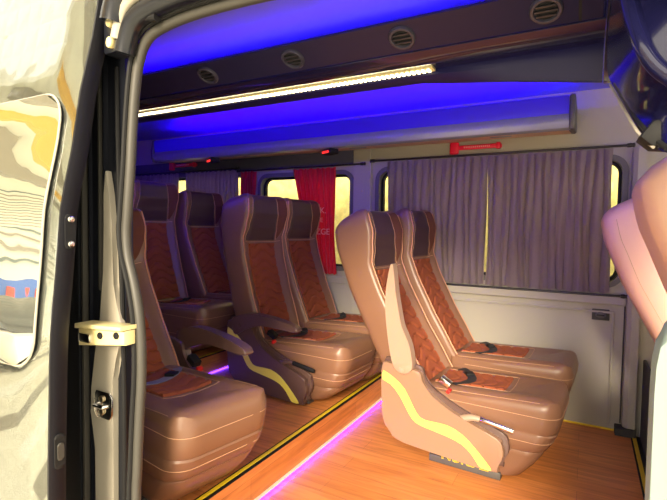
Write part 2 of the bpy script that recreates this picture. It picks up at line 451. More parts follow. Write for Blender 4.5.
def make_seat(label, lean, side, arm='down', palette='brown', base=0., group='passenger seats', belt='belt', lever='black', text=False, insert=True, bs=1., adx=0., adz=0.):
    """local frame: x forward, hinge of the back at x=0, cushion centre y=0, z=0 at the foot of the cushion skirt"""
    t = thing('passenger_seat', label, 'seat', group=group)
    Lm = {'brown': M['leather'], 'tan': M['leather_tan']}[palette]
    obj('seat_cushion', cushion_bm(), Lm, t)
    sk = skirt_bm(base + .022)
    obj('seat_skirt', sk, Lm, t)
    if insert: obj('cushion_insert', cushion_insert_bm(), M['suede'], t)
    # stitching on the cushion
    bm = bmesh.new()
    for z, xf, hw in ((.322, .5418, .1985), (.208, .5125, .1960)):
        ring = rr_ring(XR, xf, hw, .075, z)
        add_tube(bm, [Vector(p) for p in ring if p[0] > -.03], .0012, 5)
    add_tube(bm, [Vector((x, .118 , ztop(x, .118) + .0008)) for x in [-.02 + .012 * k for k in range(29)]], .0011, 5)
    add_tube(bm, [Vector((x, -.118, ztop(x, -.118) + .0008)) for x in [-.02 + .012 * k for k in range(29)]], .0011, 5)
    add_tube(bm, [Vector((.322, y, ztop(.322, y) + .0008)) for y in [-.118 + .00983 * k for k in range(25)]], .0011, 5)
    for sy in (-1, 1):
        add_tube(bm, [Vector((x, sy * .185, ztop(x, .185) + .0008)) for x in [-.02 + .03 * k for k in range(17)]], .0011, 5)
    obj('stitching', bm, M['thread'], t)
    # backrest: children share its rotation
    P = Matrix.Translation((.02, 0, .36)) @ Matrix.Rotation(-radians(lean), 4, 'Y') @ Matrix.Diagonal((1, 1, bs, 1))
    b = obj('backrest', backrest_bm(), Lm, t); b.matrix_local = P
    if insert:
        obj('back_insert', patch_bm(.03, .605, lambda u: -.118 + .012 * (u - .3), lambda u: .122 - .012 * (u - .3), 120, 44, back_fn, .002, quilt), M['suede'], b)
    inner = lambda u: lut([(.62, .132), (.70, .116), (.80, .102), (.90, .094)], u)
    innr = lambda u: inner(u) + .036
    outer = lambda u: lut([(.62, .133), (.66, .158), (.72, .182), (.80, .186), (.88, .164)], u)
    if insert:
        obj('headrest_panel', patch_bm(.615, .893, lambda u: -innr(u), lambda u: inner(u), 30, 26, back_fn, .004), M['leather_dark'], b)
        obj('headrest_wing', patch_bm(.622, .885, inner, lambda u: max(outer(u), inner(u) + .004), 26, 10, back_fn, .003), M['suede_dark'], b)
    for sy in (-1, 1):
        us = [0 + .02 * k for k in range(44)]
        pp = tube([Vector((v_front(u, sy * (hw_at(u) - .017)) + .001, sy * (hw_at(u) - .017), u)) for u in us], .0034, 6)
        obj('piping', pp, M['piping'] if palette == 'brown' else M['leather_dark'], b)
    st = bmesh.new()
    if insert:
        for fy in (inner, lambda u: -innr(u)):
            add_tube(st, [Vector((v_front(u, fy(u)) + .004, fy(u), u)) for u in [.62 + .0136 * k for k in range(20)]], .0013, 5)
        add_tube(st, [Vector((v_front(.612, y) + .002, y, .612)) for y in [-.16 + .01 * k for k in range(33)]], .0016, 5)
    if insert: obj('stitching', st, M['thread'], b)
    for sy in (() if insert else (-1, 1)):
        us = [.05 + .02 * k for k in range(41)]
        st = tube([Vector((lut(RV, u) + .06, sy * (hw_at(u) + .0003), u)) for u in us[3:]], .0010, 5)
        obj('side_stitching', st, M['thread'], b)
    # pedestal under the skirt
    for q in (-1, 1):
        obj('floor_rail', box(-.02, .31, *sorted((q * .135, q * .182)), base, base + .034, r=.004), M['rail'], t)
    if side:
        s = side
        y0, y1 = sorted((s * .203, s * .243))
        shell = M['shell'] if arm == 'up' else M['shell_dark']
        pn = obj('side_panel', prism(PANEL, 'y', y0, y1, r=.012, seg=3, smooth_n=3), shell, t)
        e0, e1 = sorted((s * .240, s * .2455))
        obj('stripe', prism(STRIPE, 'y', e0, e1, smooth_n=2), M['yellow'], pn)
        # raised inner rim of the panel
        q0, q1 = sorted((s * .197, s * .215))
        rim = [(x + (.018 if x > 0 else 0), z + .02) for x, z in PANEL]
        obj('inner_shell', prism(rim, 'y', q0, q1, r=.006, smooth_n=3), M['shell_dark'], pn)
        a0, a1 = sorted((s * .212, s * .258))
        piv = (PIV[0] + adx, PIV[1] + adz)
        poly = ARM_UP if arm == 'up' else rot_poly(ARM, 4, piv)
        ar = obj('armrest', prism(poly, 'y', a0, a1, r=.014, seg=3, smooth_n=4), M['arm_tan'] if arm == 'up' else M['shell_dark'], t)
        # pivot cap
        c0, c1 = sorted((s * .256, s * .2605))
        pc = bmesh.new(); add_prism(pc, [(piv[0] + .014 * cos(a), piv[1] + .014 * sin(a)) for a in [2 * pi * k / 16 for k in range(16)]], 'y', c0, c1, r=.001)
        obj('pivot_cap', pc, M['arm_tan'] if arm == 'up' else M['shell_dark'], ar)
        # recline lever: ribbed boot and grip
        bt = bmesh.new()
        ys = s * .222
        pts = [Vector((.125 + .1 * k / 14, ys, .246 + .030 * sin(pi * .62 * k / 14) - .004)) for k in range(15)]
        add_tube(bt, pts, [(.020 - .008 * k / 14) * (1 + .10 * (k % 2)) for k in range(15)], 12)
        lv = obj('recline_lever', bt, M['arm_tan'] if lever == 'chrome' else M['shell_dark'], t)
        g = bmesh.new()
        add_tube(g, [Vector((.222, ys, .272)), Vector((.232, ys, .271)), Vector((.36, ys, .252)), Vector((.368, ys, .250))], [.009, .0125, .0125, .009], 12, squash=(1, .8))
        obj('grip', g, M['chrome'] if lever == 'chrome' else M['black'], lv)
        # buckle
        bk = bmesh.new()
        t2 = box(-.014, .014, -.020, .020, -.028, .028, r=.006)
        mt = Matrix.Translation((.055, s * .190, .400)) @ Matrix.Rotation(radians(-60), 4, 'Y')
        t2.transform(mt); merge(bk, t2)
        bu = obj('buckle', bk, M['chrome'] if lever == 'chrome' else M['black'], t)
        rd = box(-.010, .010, -.014, .014, -.034, -.018, r=.004)
        rd.transform(Matrix.Translation((.053, s * .202, .375)) @ Matrix.Rotation(radians(-60), 4, 'Y'))
        obj('release_button', rd, M['red'], bu)
    # belt lying across the cushion
    bm = bmesh.new(); n = 24
    P = resample([Vector(p) for p in ((.03, .13, 0), (.085, .075, 0), (.125, .0, 0), (.12, -.07, 0), (.075, -.14, 0))], n + 1)
    R = []
    for k, p in enumerate(P):
        d = (P[min(k + 1, n)] - P[max(k - 1, 0)]).normalized(); w = Vector((-d.y, d.x, 0)) * .021
        lift = .006 + .010 * sin(pi * k / n)
        q = [p + w, p - w]; z = [ztop(v.x, v.y) + lift for v in q]
        R.append([(q[0].x, q[0].y, z[0]), (q[1].x, q[1].y, z[1]), (q[1].x, q[1].y, z[1] - .003), (q[0].x, q[0].y, z[0] - .003)])
    add_loft(bm, R)
    bl = obj('seat_belt', bm, M[belt], t)
    cl = box(-.024, .024, -.020, .020, -.006, .008, r=.004)
    cl.transform(Matrix.Translation((.095, .058, ztop(.095, .058) + .016)) @ Matrix.Rotation(radians(-58), 4, 'Z'))
    obj('belt_clip', cl, M['black'], bl)
    if text:
        mtx = Matrix.Translation((.15, -.186, .030)) @ Matrix.Rotation(radians(90), 4, 'X')
        obj('yellow_lettering', text_bm('NUKS Z', .062, .0008, mtx, True), M['nosing'], t)
    return t

def place(t, x, y, z, rz=0):
    t.location = (x, y, z); t.rotation_euler = (0, 0, radians(rz)); return t

G1 = 'seats in pairs along the curtained wall'
Y1, Y2, YAW = 2.320, 2.722, -4
place(make_seat('brown leather seat with raised tan armrest on the lower wooden floor, nearest the aisle', 27, -1, 'up', group=G1, base=0, lever='chrome', text=True, bs=1.065), -.595, Y1, 0, YAW)
place(make_seat('brown leather window seat on the lower floor, between raised tan armrest seat and grey curtains', 25, 0, group=G1, base=-.06), -.565, Y2, .06, YAW)
place(make_seat('brown seat on middle platform with lowered armrest, red buckle and yellow stripe on side', 13, -1, 'down', group=G1, base=.05, bs=.965), -1.585, Y1, .10, YAW)
place(make_seat('brown window seat on middle platform, its headrest in front of the red curtain with writing', 17, 0, group=G1, base=.01, bs=.94), -1.53, Y2, .14, YAW)
place(make_seat('brown seat at the back on the highest platform, on the aisle side', 13, 0, group=G1, base=.06, bs=.98), -2.57, Y1, .21, YAW)
place(make_seat('brown window seat at the back in front of the pleated grey rear curtain', 20, 0, group=G1, base=.03, bs=.93), -2.42, Y2, .24, YAW)
place(make_seat('single brown seat right beside the open door, grey belt across its cushion', 30, 1, 'down', base=.02, belt='belt_grey', group='seats on the door side', bs=.90, adx=.08, adz=.02), -1.545, 1.265, .13, -10)
G2 = 'tan front seats'
place(make_seat('tan leather front seat seen from behind at the right edge, nearest the door', 27, 0, palette='tan', base=.0, group=G2, insert=False, bs=1.08), .715, 1.62, .13)
place(make_seat('tan leather front seat by the far wall, partly hidden behind the nearer tan seat', 27, 0, palette='tan', base=.0, group=G2, insert=False, bs=1.08), .655, 2.66, .06)

# ------------------------------------------------------------------ floors and steps
struct('floor', box(-1.138, .262, .62, 3.0, -.04, 0), M['wood'])
struct('platform_middle', box(-2.12, -1.139, .80, 3.0, -.04, .149), M['wood']).name = 'floor_middle'
struct('floor_rear', box(-4.0, -2.121, .80, 3.0, -.04, .269), M['wood'])
struct('trim_1', box(-1.1385, -1.132, .80, 2.995, .010, .148), M['woodriser'])
struct('trim_2', box(-2.1205, -2.114, .80, 2.995, .160, .268), M['woodriser'])
def nosing(name, x, z, y0=.80, y1=2.995):
    b = struct(name, box(x - .024, x + .016, y0, y1, z + .0005, z + .005, r=.0015), M['rubber_dark'])
    obj('yellow_band', box(x - .016, x + .002, y0, y1, z + .004, z + .0065, r=.001), M['nosing'], b)
nosing('trim_3', -1.142, .149)
nosing('trim_4', -2.124, .269)
nosing('trim_5', .268, .0, 1.0, 2.94)
struct('trim_6', box(-1.1, .19, 2.984, 2.994, .0005, .010, r=.002), M['nosing'])
struct('trim_7', box(-1.1315, -1.116, .80, 2.99, .009, .016, r=.002), M['white_line'])
def led(name, lab, b, m, group='blue light strips'):
    o = obj(name, b, m, None, False)
    return tag(o, lab, 'light strip', group)
led('floor_light_strip', 'thin blue light strip along the foot of the wooden step beside the lower floor', box(-1.1315, -1.127, .82, 2.98, .002, .0085, r=.001), M['led_floor'])
led('floor_light_strip', 'thin blue light strip at the foot of the rearmost step on the middle platform', box(-2.113, -2.106, .82, 2.98, .150, .159, r=.002), M['led_step'])

# ------------------------------------------------------------------ far wall with window openings
WY = 2.995
def holed_wall(name, outer, holes, y0, y1, m):
    bm = bmesh.new(); loops = []
    es = []
    for poly in [outer] + holes:
        vs = [bm.verts.new((x, y0, z)) for x, z in poly]
        es += [bm.edges.new((vs[i], vs[(i + 1) % len(vs)])) for i in range(len(vs))]
    bmesh.ops.triangle_fill(bm, use_beauty=True, edges=es)
    ret = bmesh.ops.extrude_face_region(bm, geom=bm.faces[:])
    for v in [g for g in ret['geom'] if isinstance(g, bmesh.types.BMVert)]: v.co.y = y1
    return struct(name, bm, m)
WIN = [(-1.30, .185, .80, 1.53, .09), (-2.32, -1.475, .80, 1.525, .09), (-3.55, -2.46, .80, 1.56, .09)]
holed_wall('wall_far', [(-4.0, -.04), (1.5, -.04), (1.5, 1.95), (-4.0, 1.95)], [rrect(a, b, c, d, r) for a, b, c, d, r in WIN], WY, WY + .07, M['wall'])
def ring_bm(x0, x1, z0, z1, r, w, y0, y1):
    bm = bmesh.new(); o = rrect(x0, x1, z0, z1, r); i = rrect(x0 + w, x1 - w, z0 + w, z1 - w, max(r - w, .01))
    R = [[bm.verts.new((p[0], y, p[1])) for p in P] for P, y in ((o, y0), (i, y0), (i, y1), (o, y1))]
    n = len(o)
    for a in range(4):
        A, B = R[a], R[(a + 1) % 4]
        for k in range(n): bm.faces.new((A[k], A[(k + 1) % n], B[(k + 1) % n], B[k]))
    return bm
for k, (a, b, c, d, r) in enumerate(WIN):
    w = struct('window_%d' % (k + 1), ring_bm(a - .004, b + .004, c - .004, d + .004, r + .004, .03, WY - .012, WY + .06), M['frame'])
    obj('rubber_frame', ring_bm(a + .026, b - .026, c + .026, d - .026, r - .02, .016, WY + .03, WY + .064), M['rubber_dark'], w)
    obj('glass_pane', prism(rrect(a + .03, b - .03, c + .03, d - .03, r - .03), 'y', WY + .046, WY + .050), M['pane'], w, False)
# ledge and lower panel mouldings
struct('trim_8', box(-3.9, .20, WY - .022, WY - .0005, .705, .755, r=.006), M['wall'])
bm = bmesh.new()
for x0, x1 in ((-1.1, .15),):
    add_box(bm, x1 - .012, x1, WY - .012, WY - .0005, .03, .66, r=.003)
    add_box(bm, x0, x1, WY - .012, WY - .0005, .655, .667, r=.003)
struct('trim_9', bm, M['wall'])
# wall columns
struct('trim_10', box(-1.47, -1.335, WY - .02, WY - .0005, .02, 1.70, r=.008), M['wall'])
struct('trim_11', prism([(.20, WY - .0005), (.205, WY - .05), (.225, WY - .065), (.262, WY - .065), (.262, WY - .0005)], 'z', .045, 1.56, r=.006), M['wall'])
struct('trim_12', box(.17, .268, WY - .075, WY - .0005, .0005, .044, r=.006), M['carpet'])
struct('trim_13', tube([(.197, WY - .004, .05), (.197, WY - .004, .70)], .004, 6), M['rubber'])
bm = bmesh.new()
for z in (1.02, 1.19, 1.37):
    add_prism(bm, [(-1.40 + .008 * cos(2 * pi * k / 12), z + .008 * sin(2 * pi * k / 12)) for k in range(12)], 'y', WY - .024, WY - .019, r=.001)
struct('trim_14', bm, M['brass'])
struct('trim_15', box(-3.99, -1.48, WY - .005, WY - .0005, 1.565, 1.672, r=.001), M['rear_band'])  # dark navy panel over the upper rear wall
# wall socket plate
lt = thing('wall_latch', 'small square metal latch with round knob on the beige wall below the curtain', 'latch', (.083, WY, .643))
obj('plate', box(-.043, .043, -.010, -.0005, -.030, .032, r=.006), M['rubber'], lt)
bm = bmesh.new(); add_prism(bm, [(.026 * cos(2 * pi * k / 24), .016 * sin(2 * pi * k / 24)) for k in range(24)], 'y', -.020, -.010, r=.004)
obj('knob', bm, M['rail'], lt)
obj('slot', box(-.018, .018, -.0225, -.0195, -.003, .003, r=.001), M['black'], lt)

# ------------------------------------------------------------------ curtains and rods
def curtain_bm(x0, x1, z0, z1, y, pleats, amp=.014, seed=0, pinch=0., lean=(0, 0)):
    rnd = random.Random(seed); nx = max(40, int(pleats * 9)); nz = 26
    ph = [rnd.uniform(-.9, .9) for _ in range(pleats + 3)]; am = [rnd.uniform(.7, 1.1) for _ in range(pleats + 3)]
    bm = bmesh.new(); G = []
    for j in range(nz + 1):
        v = j / nz; z = z0 + (z1 - z0) * v; row = []
        for i in range(nx + 1):
            s = i / nx; k = s * pleats; q = int(k)
            a = am[q] * (1 - (k - q)) + am[q + 1] * (k - q)
            w = ph[q] * (1 - (k - q)) + ph[q + 1] * (k - q)
            tight = 1 - .55 * smoothstep(.90, .98, v) - .35 * (1 - smoothstep(.02, .08, v))
            yy = y - amp * a * tight * (2 * sqrt(abs(sin(pi * k + .5 * w + .25 * sin(3 * v + w)))) - 1) + .003 * sin(9 * v + 2.3 * k) + .12 * amp * sin(4 * pi * k + 5 * w)
            x = x0 + (x1 - x0) * s
            cx = .5 * (x0 + x1)
            x = cx + (x - cx) * (1 - pinch * sin(pi * v) ** .8)
            x += lean[0] * (1 - v) * (1 - s) + lean[1] * (1 - v) * s + .006 * sin(5 * v + k * 1.7)
            zz = z + (.004 * sin(k * 5.1) if j in (0, nz) else 0)
            row.append(bm.verts.new((x, yy, zz)))
        G.append(row)
    for j in range(nz):
        for i in range(nx): bm.faces.new((G[j][i], G[j][i + 1], G[j + 1][i + 1], G[j + 1][i]))
    bmesh.ops.solidify(bm, geom=bm.faces[:], thickness=.0015)
    return bm
CY = WY - .024
GC = 'grey pleated curtains'; GR = 'red curtains'
def curtain(lab, grp, m, *a, **k):
    o = obj('curtain', curtain_bm(*a, **k), m); return tag(o, lab, 'curtain', grp)
curtain('grey pleated curtain behind the lower floor seats, left half of the big window', GC, M['curtain'], -1.205, -.549, .771, 1.562, CY, 14, .0125, 3, .01)
curtain('grey pleated curtain by the front seats, right half of the big window', GC, M['curtain'], -.546, .115, .771, 1.562, CY, 15, .0125, 8, .01)
rc = curtain('wide red curtain with pink writing, left of the wall column', GR, M['redcurtain'], -1.975, -1.615, .771, 1.546, CY, 9, .010, 5, .02, lean=(.16, .02))
curtain('narrow red curtain gathered against the grey rear curtain', GR, M['redcurtain'], -2.485, -2.335, .771, 1.550, CY, 5, .010, 6, .0)
curtain('grey pleated curtain just left of the narrow red curtain', GC, M['curtain'], -3.105, -2.515, .771, 1.570, CY, 14, .012, 11, .01)
curtain('dim grey curtain deepest in the rear corner behind the back seat', GC, M['curtain'], -3.80, -3.20, .771, 1.570, CY, 13, .012, 14, .01)
for s, sz, x, z in (('K.', .062, -1.700, 1.215), ('E', .046, -1.712, 1.150), ('ZGE', .062, -1.700, 1.060)):
    mtx = Matrix.Translation((x, CY - .020, z)) @ Matrix.Rotation(radians(90), 4, 'X')
    obj('pink_lettering', text_bm(s, sz, .002, mtx), M['print'], rc)
def rod(lab, x0, x1, z, r=.0065):
    t = thing('curtain_rod', lab, 'rod', (x0, CY, z), group='curtain rods')
    obj('bar', tube([(0, 0, 0), (x1 - x0, 0, 0)], r, 10), M['rod'], t)
    for q, x in ((-1, 0), (1, x1 - x0)):
        bm = bmesh.new()
        add_tube(bm, [(x - q * .012, 0, 0), (x + q * .004, 0, 0), (x + q * .012, 0, 0), (x + q * .022, 0, 0), (x + q * .027, 0, 0)], [.010, .012, .009, .013, .004], 12)
        obj('finial', bm, M['rod'], t)
        obj('bracket', box(x - .006, x + .006, .006, WY - CY - .0005, -.006, .006, r=.002), M['rod'], t)
rod('dark curtain rod above the two grey curtains of the big window', -1.315, .185, 1.575)
rod('dark curtain rod along the bottom hem of the two grey curtains', -1.24, .185, .757)
rod('dark curtain rod above the red curtains', -2.50, -1.40, 1.560)
rod('dark curtain rod above the grey curtains in the rear corner', -3.85, -2.53, 1.584)

# ------------------------------------------------------------------ emergency hammers
def hammer(lab, x, z, L, tilt):
    t = thing('emergency_hammer', lab, 'hammer', (x, WY, z), group='emergency hammers')
    rt = Matrix.Rotation(radians(-tilt), 4, 'Y')
    h = box(0, .058, -.040, -.012, -.040, .036, r=.013, seg=3); h.transform(rt)
    obj('head', h, M['hammer'], t)
    b = box(.055, L, -.036, -.016, -.016, .012, r=.007, seg=3); b.transform(rt); obj('handle', b, M['hammer'], t)
    e = box(L - .018, L + .008, -.040, -.012, -.022, .018, r=.007, seg=3); e.transform(rt); obj('end_cap', e, M['hammer'], t)
    g = bmesh.new()
    for k in range(14): add_box(g, .09 + k * .0115, .096 + k * .0115, -.0375, -.035, -.006, .004, r=.0008)
    g.transform(rt); obj('grip_ribs', g, M['print'], t)
    p = box(-.004, L + .012, -.0125, -.0005, -.012, .010, r=.003); p.transform(rt); obj('wall_bracket', p, M['hammer'], t)
hammer('bright red emergency hammer on the beige wall above the grey curtains', -.785, 1.624, .30, 0)
hammer('dim red emergency hammer in the dark rear corner above the curtain', -3.30, 1.640, .30, 0)

# ------------------------------------------------------------------ ceiling and far luggage rack
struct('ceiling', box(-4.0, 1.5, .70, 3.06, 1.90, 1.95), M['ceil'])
rk = thing('luggage_rack', 'long silver-edged luggage rack along the far wall, lit purple on top', 'luggage rack', (-.10, 2.62, 1.62))
x0, x1 = -2.99, 0
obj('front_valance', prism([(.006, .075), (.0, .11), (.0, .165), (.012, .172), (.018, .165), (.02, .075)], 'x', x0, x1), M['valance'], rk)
obj('edge_profile', prism([(.03, -.002), (.004, .006), (-.008, .03), (-.008, .055), (.004, .076), (.03, .078)], 'x', x0, x1 + .01, r=.003), M['rackm'], rk)
obj('shelf_underside', prism([(.025, .0), (.374, .045), (.374, .060), (.025, .02)], 'x', x0, x1), M['rackunder'], rk)
obj('end_cap', prism([(.0, .0), (-.012, .03), (-.012, .09), (.0, .17), (.02, .178), (.374, .178), (.374, .042), (.06, .0)], 'x', x1 + .001, x1 + .028, r=.008), M['rail'], rk)
obj('end_cap', prism([(.0, .0), (-.012, .03), (-.012, .09), (.0, .17), (.02, .178), (.374, .178), (.374, .042), (.06, .0)], 'x', x0 - .028, x0 - .001, r=.008), M['rail'], rk)
for x in (-.35, -1.25, -2.15):
    bm = prism([(.06 * cos(2 * pi * k / 16), .05 * sin(2 * pi * k / 16)) for k in range(16)], 'z', -.008, .004, r=.002)
    bm.transform(Matrix.Translation((x, .17, .024)) @ Matrix.Rotation(math.atan2(.045, .349), 4, 'X'))
    obj('speaker_grille', bm, M['rackm'], rk)
for x, lab in ((-1.49, 'black reading lamp with red lens under the rack above the red curtain'), (-2.50, 'black reading lamp with red lens under the rack above the rear grey curtain')):
    t = thing('reading_lamp', lab, 'lamp', (x, 2.665, 1.605), rz=radians(-28), group='reading lamps')
    b = box(-.055, .055, -.035, .035, -.020, .016, r=.012, seg=3); obj('housing', b, M['black'], t)
    obj('lens', box(-.035, .040, -.039, -.033, -.015, .000, r=.004), M['redlens'], t)
led('ceiling_light_strip', 'blue light strip hidden on top of the far luggage rack', box(-3.0, -.12, 2.74, 2.755, 1.799, 1.809, r=.003), M['led_blue'])

# ------------------------------------------------------------------ overhead console above the door
oc = thing('overhead_console', 'dark overhead console above the door with round air vents and a light strip', 'console', (.0, 1.10, 1.57))
x0, x1 = -3.9, .02
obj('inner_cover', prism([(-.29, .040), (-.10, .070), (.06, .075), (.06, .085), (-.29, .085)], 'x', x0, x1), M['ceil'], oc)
obj('vent_panel', prism([(-.030, .030), (.050, -.013), (.056, -.008), (-.027, .0365)], 'x', x0, x1 - .005, r=.003), M['vent_panel'], oc)
roll = [(.058, -.004), (.060, -.014), (.072, -.022), (.092, -.027), (.120, -.027), (.148, -.023), (.160, -.012), (.160, .04), (.06, .04)]
obj('gloss_roll', prism(roll, 'x', x0, x1), M['gloss'], oc)
# lower lip: deepens towards the front
ra, rb = [], []
def lip(x, low):
    return [(x, .205, -.012), (x, .205, -.026 - low * .3), (x, .230, -.036 - low), (x, .262, -.030 - low), (x, .285, .02), (x, .300, .165), (x, .318, .165), (x, .318, .183), (x, .16, .183), (x, .16, -.012)]
bm = bmesh.new(); add_loft(bm, [lip(x0, 0), lip(-.45, 0), lip(-.36, .012), lip(-.2, .03), lip(x1, .062)])
obj('lower_lip', bm, M['lip'], oc)
obj('end_panel', prism([(-.03, .0), (.07, -.0), (.16, -.024), (.22, -.10), (.265, -.094), (.292, .02), (.318, .2), (-.03, .2)], 'x', x1 + .002, x1 + .02, r=.004), M['gloss'], oc)
obj('seam', prism([(-.0315, .031), (.050, -.0135), (.051, -.010), (-.031, .034)], 'x', x1 - .052, x1 - .046), M['black'], oc)
VM = Matrix.Translation((0, .010, .0085)) @ Matrix.Rotation(math.atan2(-.043, .08), 4, 'X')
for x in (-1.064, -.744, -.42, -.094):
    TX = Matrix.Translation((x, 0, 0)) @ VM
    rg = bmesh.new(); a = [2 * pi * k / 28 for k in range(28)]
    R = []
    for r, z in ((.034, .002), (.034, -.004), (.031, -.008), (.026, -.008), (.0235, -.004), (.0235, -.001)):
        R.append([(r * cos(t), r * sin(t), z) for t in a])
    add_loft(rg, R, False, False); rg.transform(TX)
    v = obj('air_vent', rg, M['ventring'], oc)
    d = bmesh.new(); add_prism(d, [(.024 * cos(t), .024 * sin(t)) for t in a], 'z', -.002, -.0008); d.transform(TX)
    obj('throat', d, M['black'], v)
    for q in (-.012, 0, .012):
        hwid = sqrt(.0235 ** 2 - q * q)
        s = box(-hwid, hwid, q - .0022, q + .0022, -.0075, -.0021, r=.0006); s.transform(TX)
        obj('louvre', s, M['vent'], v)
ls = thing('ceiling_light_bar', 'bright warm white light strip on the lower edge of the overhead console', 'light strip', (-.395, 1.283, 1.552))
obj('channel', box(-2.9, .006, -.018, .018, -.004, .004, r=.002), M['cream'], ls)
bm = bmesh.new()
for k in range(190): add_box(bm, -2.895 + k * .01525, -2.888 + k * .01525, -.010, .010, -.0075, -.0035)
obj('diodes', bm, M['led_warm'], ls, False)
led('ceiling_light_strip', 'blue light strip hidden above the overhead console over the door', box(-3.8, -.0, 1.385, 1.395, 1.772, 1.782, r=.003), M['led_rack'])
led('ceiling_light_strip', 'blue light strip between the door header and the overhead console', box(-3.8, -.05, 1.090, 1.098, 1.603, 1.609, r=.002), M['led_cove'])

# ------------------------------------------------------------------ shell on the door side
def dy(z):  # the door skin leans in with height
    return lut([(-.6, .573), (.5, .577), (.8, .584), (1.11, .609), (1.34, .650), (1.63, .706), (2.3, .86)], z)
def zwall(name, prof, z0, z1, m, parent=None, n=24, r=0, base_y=0, structure=True):
    """plan outline pushed up along the leaning body side"""
    bm = bmesh.new(); R = []
    for k in range(n + 1):
        z = z0 + (z1 - z0) * k / n; R.append([(x, y + base_y, z) for x, y in prof])
    add_loft(bm, R)
    if structure: return struct(name, bm, m, parent, True)
    return obj(name, bm, m, parent)
struct('wall_near', box(-4.0, -1.06, .80, .83, -.04, 1.90), M['vent_panel'])
struct('wall_rear', box(-4.05, -4.001, .70, 3.06, -.04, 1.95), M['wall'])
struct('wall_roof_side', box(-4.0, 1.5, .74, .80, 1.60, 1.95), M['body_black']).name = 'wall_header'
# body pillar behind the door opening: sheet metal with folds, black recess, seal
zwall('trim_20', [(-1.45, .785), (-1.03, .785), (-1.03, .797), (-1.45, .797)], -.5, 1.60, M['body_black'])
for k, (x, w, d) in enumerate(((-1.225, .018, .010), (-1.195, .012, .014), (-1.172, .008, .008), (-1.128, .010, .010), (-1.105, .008, .012))):
    zwall('trim_%d' % (60 + k), [(x, .7845), (x + .2 * w, .7845 - d), (x + .8 * w, .7845 - d), (x + w, .7845)], -.5 if k < 3 else .93, 1.56, M['rubber'] if k % 2 else M['body_black'])
SHEET = [(-1.062, -.5), (-1.062, .70), (-1.052, .76), (-1.034, .80), (-1.030, .85), (-1.046, .90), (-1.060, .95), (-1.062, 1.10), (-1.072, 1.18), (-1.082, 1.24), (-1.088, 1.24), (-1.094, 1.18), (-1.094, 1.10), (-1.098, .98), (-1.112, .86), (-1.131, .776), (-1.150, .67), (-1.157, .60), (-1.140, .545), (-1.136, .50), (-1.136, -.5)]
struct('trim_21', prism(SHEET, 'y', .768, .7845, r=.004), M['sheet'])
struct('trim_23', tube([(-1.045 + .012 * sin(z * 3), .781, z) for z in [-.45 + .05 * k for k in range(40)]], .006, 8), M['rubber_dark'])
SEAL = [(-.965, .76, -.3), (-.965, .76, .366), (-.96, .76, .495), (-.952, .76, .623), (-.944, .76, .724), (-.944, .76, .811), (-.951, .76, .884), (-.968, .76, .956), (-.99, .76, 1.021), (-.997, .76, 1.078), (-.993, .76, 1.127), (-.981, .76, 1.236), (-.973, .76, 1.332), (-.962, .76, 1.425), (-.948, .76, 1.489), (-.92, .76, 1.535), (-.86, .76, 1.556), (-.752, .76, 1.565), (-.59, .76, 1.563), (-.43, .76, 1.553), (-.1, .76, 1.552), (.06, .76, 1.545), (.13, .76, 1.50), (.168, .76, 1.42), (.175, .76, 1.2), (.175, .76, .6), (.175, .76, -.3)]
sp = smooth_path(SEAL, 6)
struct('trim_25', tube(sp, .0125, 12), M['rubber'], smooth=True)
struct('trim_26', tube([(p.x - .008, p.y - .014, p.z + .010) for p in sp], .006, 8), M['rubber_dark'], smooth=True)
top = [p for p in sp if p.z > 1.47]
struct('trim_27', tube([(p.x - .006, p.y - .03, p.z + .030) for p in top], .024, 12), M['body_black'], smooth=True)
struct('trim_28', tube([(p.x - .01, p.y - .05, p.z + .058) for p in top], .012, 12), M['sheet'], smooth=True)  # pale tube drawn as the highlight along the black header
struct('trim_29', tube([(p.x - .016, p.y - .05, p.z + .095) for p in top], .03, 12), M['body_black'], smooth=True)

# striker and check strap
st = thing('door_striker', 'square steel striker plate with latch pin on the taupe door pillar', 'striker', (-1.094, .767, .632))
obj('plate', prism([(-.026, -.036), (.026, -.036), (.036, -.022), (.036, .022), (.026, .036), (-.026, .036), (-.036, .022), (-.036, -.022)], 'y', -.006, -.0005, r=.002), M['chrome'], st)
obj('pin', tube([(-.020, -.006, 0), (-.018, -.016, 0), (.018, -.016, 0), (.020, -.006, 0)], .0055, 10), M['chrome'], st)
for z in (-.017, .017): bm = prism( [(.009 * cos(2 * pi * k / 14), z + .009 * sin(2 * pi * k / 14)) for k in range(14)], 'y', -.012, -.006, r=.002); obj('bolt', bm, M['brass'], st)
br = thing('roller_bracket', 'cream bracket with dark bolts joining the door to the pillar', 'bracket', (-1.0, .725, .832))
obj('arm', prism([(-.12, -.036), (.055, -.014), (.055, .020), (-.02, .014), (-.12, .008)], 'y', -.012, .022, r=.005), M['cream'], br)
obj('upper_flange', prism([(-.12, .010), (.055, .022), (.055, .032), (-.12, .022)], 'y', -.022, .03, r=.003), M['cream'], br)
for x in (-.03, .03): bm = prism( [(x + .0085 * cos(2 * pi * k / 14), .004 + x * .12 + .0085 * sin(2 * pi * k / 14)) for k in range(14)], 'y', -.017, -.0115, r=.002); obj('bolt', bm, M['black'], br)
obj('roller', box(-.112, -.068, -.018, .010, -.024, .0, r=.006), M['chrome'], br)
hb = thing('door_guide_arm', 'black door guide arm with two cream bolts at the top of the door', 'bracket', (-.98, .75, 1.55))
obj('plate', box(-.044, .012, -.03, .015, -.045, .058, r=.008), M['body_black'], hb)
for z in (-.025, .022): bm = prism( [(-.008 + .011 * cos(2 * pi * k / 16), z + .013 * sin(2 * pi * k / 16)) for k in range(16)], 'y', -.042, -.03, r=.003); obj('bolt', bm, M['cream'], hb)
